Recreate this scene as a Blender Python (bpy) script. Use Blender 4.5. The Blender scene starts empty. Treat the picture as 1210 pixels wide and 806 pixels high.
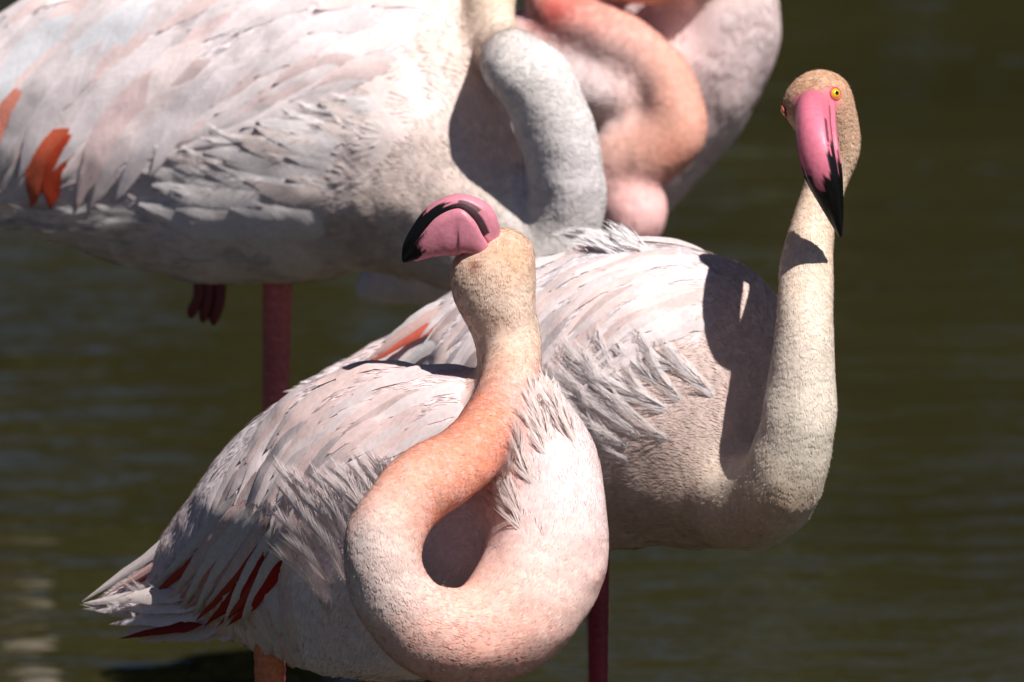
import bpy, math, random
import numpy as np
from mathutils import Vector, Matrix

rng = np.random.default_rng(7)
random.seed(7)
scene = bpy.context.scene
COL = scene.collection

# ------------------------------------------------------------------ camera
PITCH = math.radians(12.0)
D0 = 8.0                      # metres to the front bird
FRAME_W = 0.72                # metres across the frame at D0
ZC = 0.60                     # height of the frame centre at D0 above the water
IW, IH = 1210.0, 806.0
PX = FRAME_W / IW
RIGHT = np.array([1.0, 0.0, 0.0])
FWD = np.array([0.0, math.cos(PITCH), -math.sin(PITCH)])
UP = np.array([0.0, math.sin(PITCH), math.cos(PITCH)])
CAM = np.array([0.0, 0.0, ZC]) - FWD * D0

cd = bpy.data.cameras.new('camera')
cam = bpy.data.objects.new('camera', cd)
COL.objects.link(cam)
cam.location = CAM
cam.rotation_euler = (math.pi / 2 - PITCH, 0, 0)
cd.sensor_width = 36.0
cd.lens = 36.0 * D0 / FRAME_W
cd.clip_start = 0.1
cd.clip_end = 2000.0
cd.dof.use_dof = True
cd.dof.focus_distance = D0 + 0.02
cd.dof.aperture_fstop = 11.0
scene.camera = cam

# ------------------------------------------------------------------ light
SUN_C = np.array([0.38, 0.73, 0.55])          # right, up, towards the camera
SUN_V = RIGHT * SUN_C[0] + UP * SUN_C[1] - FWD * SUN_C[2]
SUN_V /= np.linalg.norm(SUN_V)
sun_el = math.asin(SUN_V[2])
sun_az = math.atan2(SUN_V[0], SUN_V[1])
world = bpy.data.worlds.new('World')
scene.world = world
world.use_nodes = True
wn = world.node_tree.nodes
bg = wn['Background']
sky = wn.new('ShaderNodeTexSky')
sky.sky_type = 'NISHITA'
sky.sun_disc = False
sky.air_density = 0.35
sky.dust_density = 0.3
sky.sun_elevation = sun_el
sky.sun_rotation = sun_az
world.node_tree.links.new(sky.outputs[0], bg.inputs[0])
bg.inputs[1].default_value = 0.05
sl = bpy.data.lights.new('sun', 'SUN')
sl.energy = 5.0
sl.angle = math.radians(0.5)
sl.color = (1.0, 0.965, 0.93)
so = bpy.data.objects.new('sun', sl)
COL.objects.link(so)
so.rotation_euler = Vector(-SUN_V).to_track_quat('-Z', 'Y').to_euler()
so.location = (3, -3, 6)
scene.view_settings.view_transform = 'Standard'
scene.view_settings.look = 'None'
scene.view_settings.gamma = 1.0
scene.view_settings.exposure = 0.2
scene.view_settings.use_curve_mapping = False


# ------------------------------------------------------------------ helpers
def P(px, py, d):
    """photo pixel and depth (metres behind the front bird) -> world"""
    px = np.asarray(px, float); py = np.asarray(py, float); d = np.asarray(d, float)
    k = (D0 + d) / D0
    x = (px - IW / 2) * PX * k
    y = (IH / 2 - py) * PX * k
    return CAM + x[..., None] * RIGHT + y[..., None] * UP + (D0 + d)[..., None] * FWD


def to_px(p):
    q = p - CAM
    z = q @ FWD
    return IW / 2 + (q @ RIGHT) / z * D0 / PX, IH / 2 - (q @ UP) / z * D0 / PX, z - D0


def lin(c):
    c = np.asarray(c, float) / 255.0
    return np.where(c <= 0.04045, c / 12.92, ((c + 0.055) / 1.055) ** 2.4)


def nrm(v):
    return v / np.maximum(np.linalg.norm(v, axis=-1, keepdims=True), 1e-12)


def catmull(pts, n):
    pts = np.asarray(pts, float)
    m = len(pts)
    ext = np.vstack([2 * pts[0] - pts[1], pts, 2 * pts[-1] - pts[-2]])
    t = np.linspace(0, m - 1 - 1e-9, n)
    i = t.astype(int)
    f = (t - i)[:, None]
    p0, p1, p2, p3 = ext[i], ext[i + 1], ext[i + 2], ext[i + 3]
    return 0.5 * (2 * p1 + (p2 - p0) * f + (2 * p0 - 5 * p1 + 4 * p2 - p3) * f ** 2
                  + (3 * p1 - p0 - 3 * p2 + p3) * f ** 3)


def make_mesh(name, v, tris, mat, parent=None, col=None, normals=None, uv=None, smooth=True, quads=None):
    v = np.ascontiguousarray(v, np.float32)
    f = np.asarray(quads if quads is not None else tris, np.int32)
    k = f.shape[1]
    me = bpy.data.meshes.new(name)
    me.vertices.add(len(v))
    me.vertices.foreach_set('co', v.ravel())
    me.loops.add(f.size)
    me.loops.foreach_set('vertex_index', f.ravel())
    me.polygons.add(len(f))
    me.polygons.foreach_set('loop_start', np.arange(0, f.size, k, dtype=np.int32))
    me.polygons.foreach_set('use_smooth', np.full(len(f), smooth))
    if col is not None:
        a = me.attributes.new('Col', 'FLOAT_COLOR', 'POINT')
        c4 = np.ones((len(v), 4), np.float32)
        c4[:, :3] = np.clip(col, 0, 1)
        a.data.foreach_set('color', c4.ravel())
    if uv is not None:
        l = me.uv_layers.new(name='UVMap')
        l.data.foreach_set('uv', np.ascontiguousarray(uv[f.ravel()], np.float32).ravel())
    me.update(calc_edges=True)
    if normals is not None:
        me.normals_split_custom_set_from_vertices(np.ascontiguousarray(normals, np.float32))
    me.materials.append(mat)
    o = bpy.data.objects.new(name, me)
    COL.objects.link(o)
    if parent is not None:
        o.parent = parent
        if parent.type == 'EMPTY':          # mesh parents stand at the world origin already
            o.matrix_parent_inverse = Matrix.Translation(-Vector(parent.location))
    return o


def empty(name, loc):
    o = bpy.data.objects.new(name, None)
    o.empty_display_size = 0.05
    o.location = loc
    COL.objects.link(o)
    return o


# ------------------------------------------------------------------ materials
def mat_new(name):
    m = bpy.data.materials.new(name)
    m.use_nodes = True
    n = m.node_tree.nodes
    n.clear()
    out = n.new('ShaderNodeOutputMaterial')
    return m, n, m.node_tree.links, out


def plumage_material(name, barbs=False, translucent=0.07):
    m, n, L, out = mat_new(name)
    att = n.new('ShaderNodeAttribute'); att.attribute_name = 'Col'
    geo = n.new('ShaderNodeNewGeometry')
    no = n.new('ShaderNodeTexNoise'); no.inputs['Scale'].default_value = 260.0; no.inputs['Detail'].default_value = 3.0
    L.new(geo.outputs['Position'], no.inputs['Vector'])
    mr = n.new('ShaderNodeMapRange'); mr.inputs[1].default_value = 0.3; mr.inputs[2].default_value = 0.7
    mr.inputs[3].default_value = 0.90; mr.inputs[4].default_value = 1.05
    L.new(no.outputs[0], mr.inputs[0])
    mul = n.new('ShaderNodeVectorMath'); mul.operation = 'SCALE'
    L.new(att.outputs['Color'], mul.inputs[0]); L.new(mr.outputs[0], mul.inputs['Scale'])
    colout = mul.outputs[0]
    pr = n.new('ShaderNodeBsdfPrincipled')
    pr.inputs['Roughness'].default_value = 0.62
    pr.inputs['Specular IOR Level'].default_value = 0.22
    if barbs:
        uv = n.new('ShaderNodeUVMap')
        sep = n.new('ShaderNodeSeparateXYZ'); L.new(uv.outputs[0], sep.inputs[0])
        ab = n.new('ShaderNodeMath'); ab.operation = 'ABSOLUTE'; L.new(sep.outputs[0], ab.inputs[0])
        # barbs run outwards and towards the tip
        ma = n.new('ShaderNodeMath'); ma.operation = 'MULTIPLY_ADD'
        L.new(ab.outputs[0], ma.inputs[0]); ma.inputs[1].default_value = -0.16; L.new(sep.outputs[1], ma.inputs[2])
        com = n.new('ShaderNodeCombineXYZ')
        sx = n.new('ShaderNodeMath'); sx.operation = 'MULTIPLY'; sx.inputs[1].default_value = 1.2
        L.new(sep.outputs[0], sx.inputs[0]); L.new(sx.outputs[0], com.inputs[0])
        sy = n.new('ShaderNodeMath'); sy.operation = 'MULTIPLY'; sy.inputs[1].default_value = 70.0
        L.new(ma.outputs[0], sy.inputs[0]); L.new(sy.outputs[0], com.inputs[1])
        oi = n.new('ShaderNodeObjectInfo'); L.new(oi.outputs['Random'], com.inputs[2])
        nb = n.new('ShaderNodeTexNoise'); nb.inputs['Scale'].default_value = 1.0; nb.inputs['Detail'].default_value = 3.0
        L.new(com.outputs[0], nb.inputs['Vector'])
        bp = n.new('ShaderNodeBump'); bp.inputs['Strength'].default_value = 0.5; bp.inputs['Distance'].default_value = 0.0006
        L.new(nb.outputs[0], bp.inputs['Height']); L.new(bp.outputs[0], pr.inputs['Normal'])
        m2 = n.new('ShaderNodeMapRange'); m2.inputs[1].default_value = 0.3; m2.inputs[2].default_value = 0.7
        m2.inputs[3].default_value = 0.86; m2.inputs[4].default_value = 1.05
        L.new(nb.outputs[0], m2.inputs[0])
        mu2 = n.new('ShaderNodeVectorMath'); mu2.operation = 'SCALE'
        L.new(colout, mu2.inputs[0]); L.new(m2.outputs[0], mu2.inputs['Scale'])
        colout = mu2.outputs[0]
    L.new(colout, pr.inputs['Base Color'])
    tr = n.new('ShaderNodeBsdfTranslucent'); L.new(colout, tr.inputs[0])
    mx = n.new('ShaderNodeMixShader'); mx.inputs[0].default_value = translucent
    L.new(pr.outputs[0], mx.inputs[1]); L.new(tr.outputs[0], mx.inputs[2])
    L.new(mx.outputs[0], out.inputs[0])
    return m


def skin_material(name, rough=0.35, bump=0.25, scale=220.0, spec=0.5, var=(0.8, 1.1)):
    """bare skin, horn and scales: colour from the mesh, fine relief from noise"""
    m, n, L, out = mat_new(name)
    att = n.new('ShaderNodeAttribute'); att.attribute_name = 'Col'
    geo = n.new('ShaderNodeNewGeometry')
    no = n.new('ShaderNodeTexNoise'); no.inputs['Scale'].default_value = scale; no.inputs['Detail'].default_value = 4.0
    L.new(geo.outputs['Position'], no.inputs['Vector'])
    mr = n.new('ShaderNodeMapRange'); mr.inputs[1].default_value = 0.3; mr.inputs[2].default_value = 0.7
    mr.inputs[3].default_value = var[0]; mr.inputs[4].default_value = var[1]
    L.new(no.outputs[0], mr.inputs[0])
    mul = n.new('ShaderNodeVectorMath'); mul.operation = 'SCALE'
    L.new(att.outputs['Color'], mul.inputs[0]); L.new(mr.outputs[0], mul.inputs['Scale'])
    pr = n.new('ShaderNodeBsdfPrincipled')
    L.new(mul.outputs[0], pr.inputs['Base Color'])
    pr.inputs['Roughness'].default_value = rough
    pr.inputs['Specular IOR Level'].default_value = spec
    bp = n.new('ShaderNodeBump'); bp.inputs['Strength'].default_value = bump; bp.inputs['Distance'].default_value = 0.0008
    L.new(no.outputs[0], bp.inputs['Height']); L.new(bp.outputs[0], pr.inputs['Normal'])
    L.new(pr.outputs[0], out.inputs[0])
    return m


M_PLUME = plumage_material('soft_plumage')
M_VANE = plumage_material('feather_vane', barbs=True)
M_SKIN = plumage_material('skin_and_down', translucent=0.0)
M_BILL = skin_material('bill_horn', rough=0.42, bump=0.3, scale=260.0, spec=0.35, var=(0.88, 1.06))
M_LEG = skin_material('scaly_leg', rough=0.5, bump=0.5, scale=300.0, var=(0.65, 1.15))
M_EYE = skin_material('eye_gloss', rough=0.06, bump=0.0, scale=900.0, spec=0.7)


# ------------------------------------------------------------------ signed-distance bodies
class Field:
    def __init__(self, phi, org, h):
        self.phi = phi.astype(np.float32); self.org = org; self.h = h
        self.dim = np.array(phi.shape)

    def sample(self, p):
        q = (p - self.org) / self.h
        q = np.clip(q, 0.001, self.dim - 1.002)
        i = q.astype(np.int32)
        f = (q - i)
        x, y, z = f[..., 0], f[..., 1], f[..., 2]
        a, b, c = i[..., 0], i[..., 1], i[..., 2]
        g = self.phi
        c000 = g[a, b, c]; c100 = g[a + 1, b, c]; c010 = g[a, b + 1, c]; c110 = g[a + 1, b + 1, c]
        c001 = g[a, b, c + 1]; c101 = g[a + 1, b, c + 1]; c011 = g[a, b + 1, c + 1]; c111 = g[a + 1, b + 1, c + 1]
        c00 = c000 + (c100 - c000) * x; c10 = c010 + (c110 - c010) * x
        c01 = c001 + (c101 - c001) * x; c11 = c011 + (c111 - c011) * x
        c0 = c00 + (c10 - c00) * y; c1 = c01 + (c11 - c01) * y
        val = c0 + (c1 - c0) * z
        gz = c1 - c0
        gy = (c10 - c00) + ((c11 - c01) - (c10 - c00)) * z
        e0 = (c100 - c000) + ((c110 - c010) - (c100 - c000)) * y
        e1 = (c101 - c001) + ((c111 - c011) - (c101 - c001)) * y
        gx = e0 + (e1 - e0) * z
        return val, np.stack([gx, gy, gz], -1) / self.h

    def normal(self, p):
        return nrm(self.sample(p)[1])

    def project(self, p, h, it=3):
        p = p.copy()
        for _ in range(it):
            v, g = self.sample(p)
            g2 = np.maximum((g * g).sum(-1), 0.05)
            p -= (np.clip(v - h, -0.03, 0.03) / g2)[..., None] * g
        return p

    def ray(self, px, py, d0, d1):
        o = P(px, py, np.full(np.shape(px), d0))
        dr = nrm(o - CAM)
        t = np.zeros(len(o)); best = np.full(len(o), 1e9); bt = t.copy()
        hit = np.zeros(len(o), bool)
        for _ in range(160):
            v, _g = self.sample(o + dr * t[:, None])
            m = (v < best) & ~hit
            best = np.where(m, v, best); bt = np.where(m, t, bt)
            hit |= v < 0.0004
            t = np.where(hit, t, np.minimum(t + np.clip(v * 0.7, 0.0003, 0.010), d1 - d0))
        p = o + dr * bt[:, None]
        return self.project(p, np.zeros(len(p)))


def surface_nets(f):
    g = f.phi
    s = g < 0
    nx, ny, nz = g.shape
    cs = np.zeros((nx - 1, ny - 1, nz - 1), np.int8)
    for i in (0, 1):
        for j in (0, 1):
            for k in (0, 1):
                cs += s[i:nx - 1 + i, j:ny - 1 + j, k:nz - 1 + k]
    act = (cs > 0) & (cs < 8)
    idx = np.full(act.shape, -1, np.int32)
    cells = np.argwhere(act)
    idx[act] = np.arange(len(cells))
    acc = np.zeros((len(cells), 3)); cnt = np.zeros(len(cells))
    cn = [(i, j, k) for i in (0, 1) for j in (0, 1) for k in (0, 1)]
    for a in cn:
        for ax in range(3):
            if a[ax] == 1:
                continue
            b = list(a); b[ax] = 1
            va = g[cells[:, 0] + a[0], cells[:, 1] + a[1], cells[:, 2] + a[2]]
            vb = g[cells[:, 0] + b[0], cells[:, 1] + b[1], cells[:, 2] + b[2]]
            m = (va < 0) != (vb < 0)
            t = np.where(m, va / np.where(m, va - vb, 1), 0)
            pt = np.array(a, float)[None, :].repeat(len(cells), 0)
            pt[:, ax] = t
            acc[m] += pt[m]; cnt[m] += 1
    v = f.org + (cells + acc / cnt[:, None]) * f.h
    quads = []
    for ax in range(3):
        u, w = (ax + 1) % 3, (ax + 2) % 3
        sl0 = [slice(None)] * 3; sl1 = [slice(None)] * 3
        sl0[ax] = slice(0, -1); sl1[ax] = slice(1, None)
        e = np.argwhere(s[tuple(sl0)] != s[tuple(sl1)])
        e = e[(e[:, u] > 0) & (e[:, w] > 0) & (e[:, u] < g.shape[u] - 1) & (e[:, w] < g.shape[w] - 1)]
        ins = s[e[:, 0], e[:, 1], e[:, 2]]

        def c(du, dw):
            q = e.copy(); q[:, u] += du; q[:, w] += dw
            return idx[q[:, 0], q[:, 1], q[:, 2]]
        q = np.stack([c(-1, -1), c(0, -1), c(0, 0), c(-1, 0)], 1)
        q[~ins] = q[~ins][:, ::-1]
        quads.append(q)
    return v, np.vstack(quads)


class Bird:
    """chains: name -> (controls, options); control = px, py, depth, a_px, b_px, feather mm, (r, g, b)"""

    def __init__(self, chains, body_keys, k=0.02, h=0.004, spots=()):
        self.chains = {}
        lo, hi = np.full(3, 1e9), np.full(3, -1e9)
        for key, ctl in chains.items():
            pos = P([c[0] for c in ctl], [c[1] for c in ctl], [c[2] for c in ctl])
            sc = np.array([(D0 + c[2]) / D0 * PX for c in ctl])
            arr = np.hstack([pos, (np.array([c[3] for c in ctl]) * sc)[:, None],
                             (np.array([c[4] for c in ctl]) * sc)[:, None],
                             np.array([c[5] for c in ctl])[:, None] * 0.001,
                             np.array([lin(c[6]) for c in ctl])])
            n = max(30, int(np.linalg.norm(np.diff(pos, axis=0), axis=1).sum() / 0.009))
            s = catmull(arr, n)
            s[:, 3:] = np.maximum(s[:, 3:], 0.002)
            tan = nrm(np.gradient(s[:, :3], axis=0))
            side = nrm(FWD - (tan @ FWD)[:, None] * tan)
            self.chains[key] = (s, tan, side)
            r = s[:, 3:5].max(1)[:, None]
            lo = np.minimum(lo, (s[:, :3] - r).min(0)); hi = np.maximum(hi, (s[:, :3] + r).max(0))
        lo -= 0.035; hi += 0.035
        dim = np.ceil((hi - lo) / h).astype(int) + 1
        gx = [lo[i] + h * np.arange(dim[i], dtype=np.float32) for i in range(3)]
        fields = {}
        for key, (s, tan, side) in self.chains.items():
            d = np.full(dim, 1e3, np.float32)
            for q, t, sd in zip(s, tan, side):
                a, b = q[3], q[4]
                rm = min(a, b)
                nn = np.cross(t, sd)
                ext = max(a, b) + 0.06
                sl = tuple(slice(max(0, int((q[i] - ext - lo[i]) / h)), int((q[i] + ext - lo[i]) / h) + 2) for i in range(3))
                X = gx[0][sl[0]][:, None, None] - q[0]
                Y = gx[1][sl[1]][None, :, None] - q[1]
                Z = gx[2][sl[2]][None, None, :] - q[2]
                M = np.outer(t, t) / rm ** 2 + np.outer(sd, sd) / b ** 2 + np.outer(nn, nn) / a ** 2
                e = (M[0, 0] * X * X + M[1, 1] * Y * Y + M[2, 2] * Z * Z
                     + 2 * (M[0, 1] * X * Y + M[0, 2] * X * Z + M[1, 2] * Y * Z))
                d[sl] = np.minimum(d[sl], ((np.sqrt(e) - 1) * rm).astype(np.float32))
            fields[key] = np.minimum(d, 0.5)

        def smin(keys):
            r = None
            for key in keys:
                f = fields[key]
                if r is None:
                    r = f.copy()
                else:
                    hh = np.clip(0.5 + 0.5 * (f - r) / k, 0, 1)
                    r = f + (r - f) * hh - k * hh * (1 - hh)
            for _ in range(3):      # light smoothing
                for ax in range(3):
                    r = 0.25 * np.roll(r, 1, ax) + 0.5 * r + 0.25 * np.roll(r, -1, ax)
            return r
        nr = np.random.default_rng(len(self.chains['body'][0]))
        lump = np.zeros(dim, np.float32)
        for wl, amp, cnt in ((0.060, 0.0007, 7), (0.028, 0.00022, 9)):
            for _ in range(cnt):
                kv = nrm(nr.normal(size=3)) * 2 * math.pi / wl * nr.uniform(0.8, 1.3)
                lump += (amp / math.sqrt(cnt) * 1.6) * np.sin(kv[0] * gx[0][:, None, None] + kv[1] * gx[1][None, :, None]
                                                        + kv[2] * gx[2][None, None, :] + nr.uniform(0, 6.28)).astype(np.float32)
        self.all = Field(smin(list(chains)) + lump, lo, h)
        self.body = Field(smin(body_keys) + lump, lo, h)
        self.v, self.q = surface_nets(self.all)
        S = [self.chains[k2] for k2 in chains]
        self.S = np.vstack([x[0] for x in S]); self.T = np.vstack([x[1] for x in S])
        self.spots = []
        for (px, py, r, colr, st, skin) in spots:
            c = self.all.ray(np.array([px], float), np.array([py], float), *self.drange())[0]
            self.spots.append((c, r * PX, lin(colr), st, skin))

    def drange(self):
        d = (self.S[:, :3] - CAM) @ FWD - D0
        return d.min() - 0.16, d.max() + 0.16

    def attrs(self, p):
        """flow direction, feather length, colour at surface points (smoothly blended over the chains)"""
        out_t = np.zeros((len(p), 3)); out_a = np.zeros((len(p), 4))
        for i in range(0, len(p), 4000):
            q = p[i:i + 4000]
            dd = np.linalg.norm(q[:, None, :] - self.S[None, :, :3], axis=2)
            r = np.sqrt(self.S[:, 3] * self.S[:, 4])
            e = (dd - r) / 0.011
            e -= e.min(1, keepdims=True)
            w = np.exp(-e * e * 0.5) + 1e-12
            w /= w.sum(1, keepdims=True)
            out_t[i:i + 4000] = -(w @ self.T)
            out_a[i:i + 4000] = w @ self.S[:, 5:9]
        L = np.maximum(out_a[:, 0], 0.0048); C = out_a[:, 1:4]
        skin = np.zeros(len(p))
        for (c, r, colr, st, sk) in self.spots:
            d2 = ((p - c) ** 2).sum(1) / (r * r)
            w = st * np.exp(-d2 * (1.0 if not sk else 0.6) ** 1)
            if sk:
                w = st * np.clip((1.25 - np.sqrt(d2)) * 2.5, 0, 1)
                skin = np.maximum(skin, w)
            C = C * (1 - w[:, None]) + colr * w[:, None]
        return out_t, L, C, skin

    def base(self, parent):
        _, _, c, _ = self.attrs(self.v)
        return make_mesh('body', self.v - self.all.normal(self.v) * 0.0001, None, M_SKIN, parent, col=c, quads=self.q)

    def scatter(self, n, seed):
        r = np.random.default_rng(seed)
        a, b, c, d = (self.v[self.q[:, i]] for i in range(4))
        ar = np.linalg.norm(np.cross(c - a, d - b), axis=1)
        pick = r.choice(len(ar), n, p=ar / ar.sum())
        u = r.random((n, 2))[:, :, None]
        p = (a[pick] * (1 - u[:, 0]) + b[pick] * u[:, 0]) * (1 - u[:, 1]) + (d[pick] * (1 - u[:, 0]) + c[pick] * u[:, 0]) * u[:, 1]
        return self.all.project(p, np.zeros(n)), ar.sum()


def fans(field, root, dirs, L, W, lift, col, nb, r, h0=0.00015, soft=0.8, tipcol=1.03, bend=None, tilt=0.16):
    """N fan-shaped contour feathers made of nb tapering barb blades each; returns v, tris, col, normals"""
    N = len(root)
    nor = field.normal(root)
    t = nrm(dirs - (dirs * nor).sum(1)[:, None] * nor)
    s = np.cross(t, nor)
    S = 2
    xb = np.linspace(-1, 1, nb)[None, :] + r.normal(0, 0.12, (N, nb))
    lb = (1 - 0.32 * np.abs(xb) ** 1.6) * (1 - 0.22 * r.random((N, nb)))
    hb = r.random((N, nb)) * (0.007 * L)[:, None]
    V, Cc, Nn = [], [], []
    tv = np.repeat(r.normal(0, tilt, (N, 3)), nb, 0)
    levels = [(0.0, 0.35), (0.55, 1.0), (1.0, 0.0)]
    for (y, wf) in levels:
        x = xb * W[:, None] * (0.35 + 0.65 * y ** 0.7)
        yy = L[:, None] * lb * y
        if bend is not None:
            x = x + bend[:, None] * yy * y
        for sgn in ((-1, 1) if wf > 0 else (0,)):
            xx = x + sgn * wf * 0.75 * W[:, None] / nb * 1.25
            p = root[:, None] + xx[..., None] * s[:, None] + yy[..., None] * t[:, None]
            hgt = h0 + hb + (lift * L)[:, None] * y ** 1.6 - 0.0004 * (y == 0)
            p = field.project(p.reshape(-1, 3), hgt.reshape(-1), 2)
            g = field.normal(p)
            tl = np.repeat(t, nb, 0)
            sd = np.repeat(s, nb, 0)
            slope = np.repeat(lift, nb)[:, None] * 1.3 * y
            nn = nrm(g + tv - slope * tl * (1 - soft) * 2 + sd * (xb.reshape(-1, 1) * 0.35 + sgn * 0.25) * (1 - soft) * 1.6)
            V.append(p.reshape(N, nb, 3)); Nn.append(nn.reshape(N, nb, 3))
            f = 0.95 + (tipcol - 0.95) * y
            Cc.append(np.repeat((col * f)[:, None], nb, 1))
    V = np.stack(V, 2); Nn = np.stack(Nn, 2); Cc = np.stack(Cc, 2)      # N, nb, 5, 3
    tri = np.array([[0, 1, 3], [0, 3, 2], [2, 3, 4]])
    base = (np.arange(N * nb) * 5)[:, None, None]
    T = (base + tri[None]).reshape(-1, 3)
    return V.reshape(-1, 3), T, Cc.reshape(-1, 3), Nn.reshape(-1, 3)


def plumage(bird, parent, name, n, seed, keep, lscale=1.0, aspect=0.42, lift=(0.05, 0.22), nb=6, cvar=0.07, skip=None, dirfix=None, pale=0.0):
    r = np.random.default_rng(seed)
    p, area = bird.scatter(n, seed)
    t, L, C, skin = bird.attrs(p)
    m = keep(L) & (skin < 0.5)
    # longer feathers need fewer pieces
    m &= r.random(n) < np.clip((0.010 / np.maximum(L, 0.003)) ** 1.2, 0.05, 1)
    if skip is not None:
        x, y, d = to_px(p)
        m &= ~skip(p, x, y, d)
    p, t, L, C = p[m], t[m], L[m], C[m]
    if dirfix is not None:
        t = dirfix(p, t)
    t = nrm(t) + r.normal(0, 0.16, t.shape)
    k = len(p)
    L = L * lscale * r.uniform(0.75, 1.25, k)
    W = L * aspect * r.uniform(0.8, 1.2, k)
    lf = r.uniform(lift[0], lift[1], k)
    C = C * (1 + r.normal(0, cvar, (k, 1)))
    mixw = (r.random((k, 1)) ** 3) * pale
    C = C * (1 - mixw) + lin((246, 232, 226)) * mixw
    v, T, c, nn = fans(bird.all, p, t, L, W, lf, C, nb, r)
    o = make_mesh(name, v, T, M_PLUME, parent, col=c)
    o['kind'] = 'stuff'
    return o


def down(bird, parent, n, seed, skip, length=0.0042):
    """sparse fine hairs standing off the plumage, a velvety edge"""
    r = np.random.default_rng(seed)
    p, _ = bird.scatter(n, seed)
    t, L, C, skin = bird.attrs(p)
    x, y, d = to_px(p)
    m = (skin < 0.3) & ~skip(p, x, y, d)
    p, t, L, C = p[m], t[m], L[m], C[m]
    k = len(p)
    L = length * r.uniform(0.6, 1.3, k)
    t = nrm(t) + r.normal(0, 0.3, t.shape)
    v, T, c, nn = fans(bird.all, p, t, L, L * 0.05, r.uniform(0.06, 0.26, k), C * 1.03, 2, r)
    o = make_mesh('down', v, T, M_PLUME, parent, col=c)
    o['kind'] = 'stuff'
    return o


# ------------------------------------------------------------------ large feathers
def arrow_field(arrows):
    A = np.array(arrows, float)

    def f(x, y):
        w = 1.0 / (((x[:, None] - A[None, :, 0]) ** 2 + (y[:, None] - A[None, :, 1]) ** 2) + 900.0) ** 1.5
        w /= w.sum(1, keepdims=True)
        dx = w @ A[:, 2]; dy = w @ A[:, 3]
        return dx[:, None] * RIGHT - dy[:, None] * UP
    return f


def in_poly(x, y, poly):
    c = np.zeros(np.shape(x), bool)
    n = len(poly)
    for i in range(n):
        x0, y0 = poly[i]; x1, y1 = poly[(i + 1) % n]
        m = ((y0 > y) != (y1 > y)) & (x < (x1 - x0) * (y - y0) / (y1 - y0 + 1e-9) + x0)
        c ^= m
    return c


def poly_seeds(poly, spacing, r):
    a = np.array(poly, float)
    lo, hi = a.min(0), a.max(0)
    pts = []
    cand = lo + r.random((6000, 2)) * (hi - lo)
    cand = cand[in_poly(cand[:, 0], cand[:, 1], poly)]
    for c in cand:
        if not pts or (((np.array(pts) - c) ** 2).sum(1) > spacing ** 2).all():
            pts.append(c)
    return np.array(pts)


def trace(field, p, flow, L, K=10):
    """follow the flow over the surface from p; list of K points (all seeds at once)"""
    out = [p]
    prev = None
    for i in range(K - 1):
        x, y, d = to_px(p)
        t = flow(x, y)
        n = field.normal(p)
        t = nrm(t - (t * n).sum(1)[:, None] * n)
        if prev is not None:
            t = nrm(0.5 * t + 0.5 * prev)
        prev = t
        p = field.project(p + t * (L / (K - 1))[:, None], np.zeros(len(p)), 2)
        out.append(p)
    return np.stack(out, 1)


VANE_M = 7


def vane_geometry(path, normal, width, height, r, camber=0.08, ragged=0.25, field=None, sharp=1.0):
    """one feather vane along path (K,3); returns v, quads, uv, (v param)"""
    K = len(path)
    tan = nrm(np.gradient(path, axis=0))
    side = nrm(np.cross(tan, normal))
    v = np.linspace(0, 1, K)
    prof = np.clip(v / 0.16, 0, 1) ** 0.6 * np.clip((1.0 - v) / (0.60 * sharp), 0, 1) ** 0.72
    prof = np.maximum(prof, 0.03)
    xs = np.linspace(-1, 1, VANE_M)
    V = np.zeros((K, VANE_M, 3)); H = np.zeros((K, VANE_M))
    notch = np.ones((K, 2))
    for _ in range(r.integers(1, 4)):
        notch[r.integers(K // 3, K - 1), r.integers(0, 2)] -= r.uniform(0.05, 0.35)
    for j, x in enumerate(xs):
        edge = np.ones(K)
        if j in (0, VANE_M - 1):
            edge = notch[:, 0 if j == 0 else 1] * (1 + r.normal(0, ragged * 0.4, K))
        V[:, j] = path + side * (x * width * prof * edge)[:, None]
        # barbs sweep towards the tip
        V[:, j] += tan * (abs(x) ** 1.5 * width * 0.35 * prof)[:, None]
        H[:, j] = height * (1 - 0.55 * x * x) - camber * width * x * x * prof * 0.5
        if j == VANE_M // 2:
            H[:, j] += 0.00025
    if field is not None:
        V = field.project(V.reshape(-1, 3), H.reshape(-1), 2).reshape(K, VANE_M, 3)
    else:
        V = V + normal[:, None, :] * H[..., None]
    i, j = np.meshgrid(np.arange(K - 1), np.arange(VANE_M - 1), indexing='ij')
    a = (i * VANE_M + j).ravel()
    Q = np.stack([a, a + 1, a + VANE_M + 1, a + VANE_M], 1)
    uv = np.stack(np.meshgrid(v, xs, indexing='ij')[::-1], -1).reshape(-1, 2)
    return V.reshape(-1, 3), Q, uv


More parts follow.
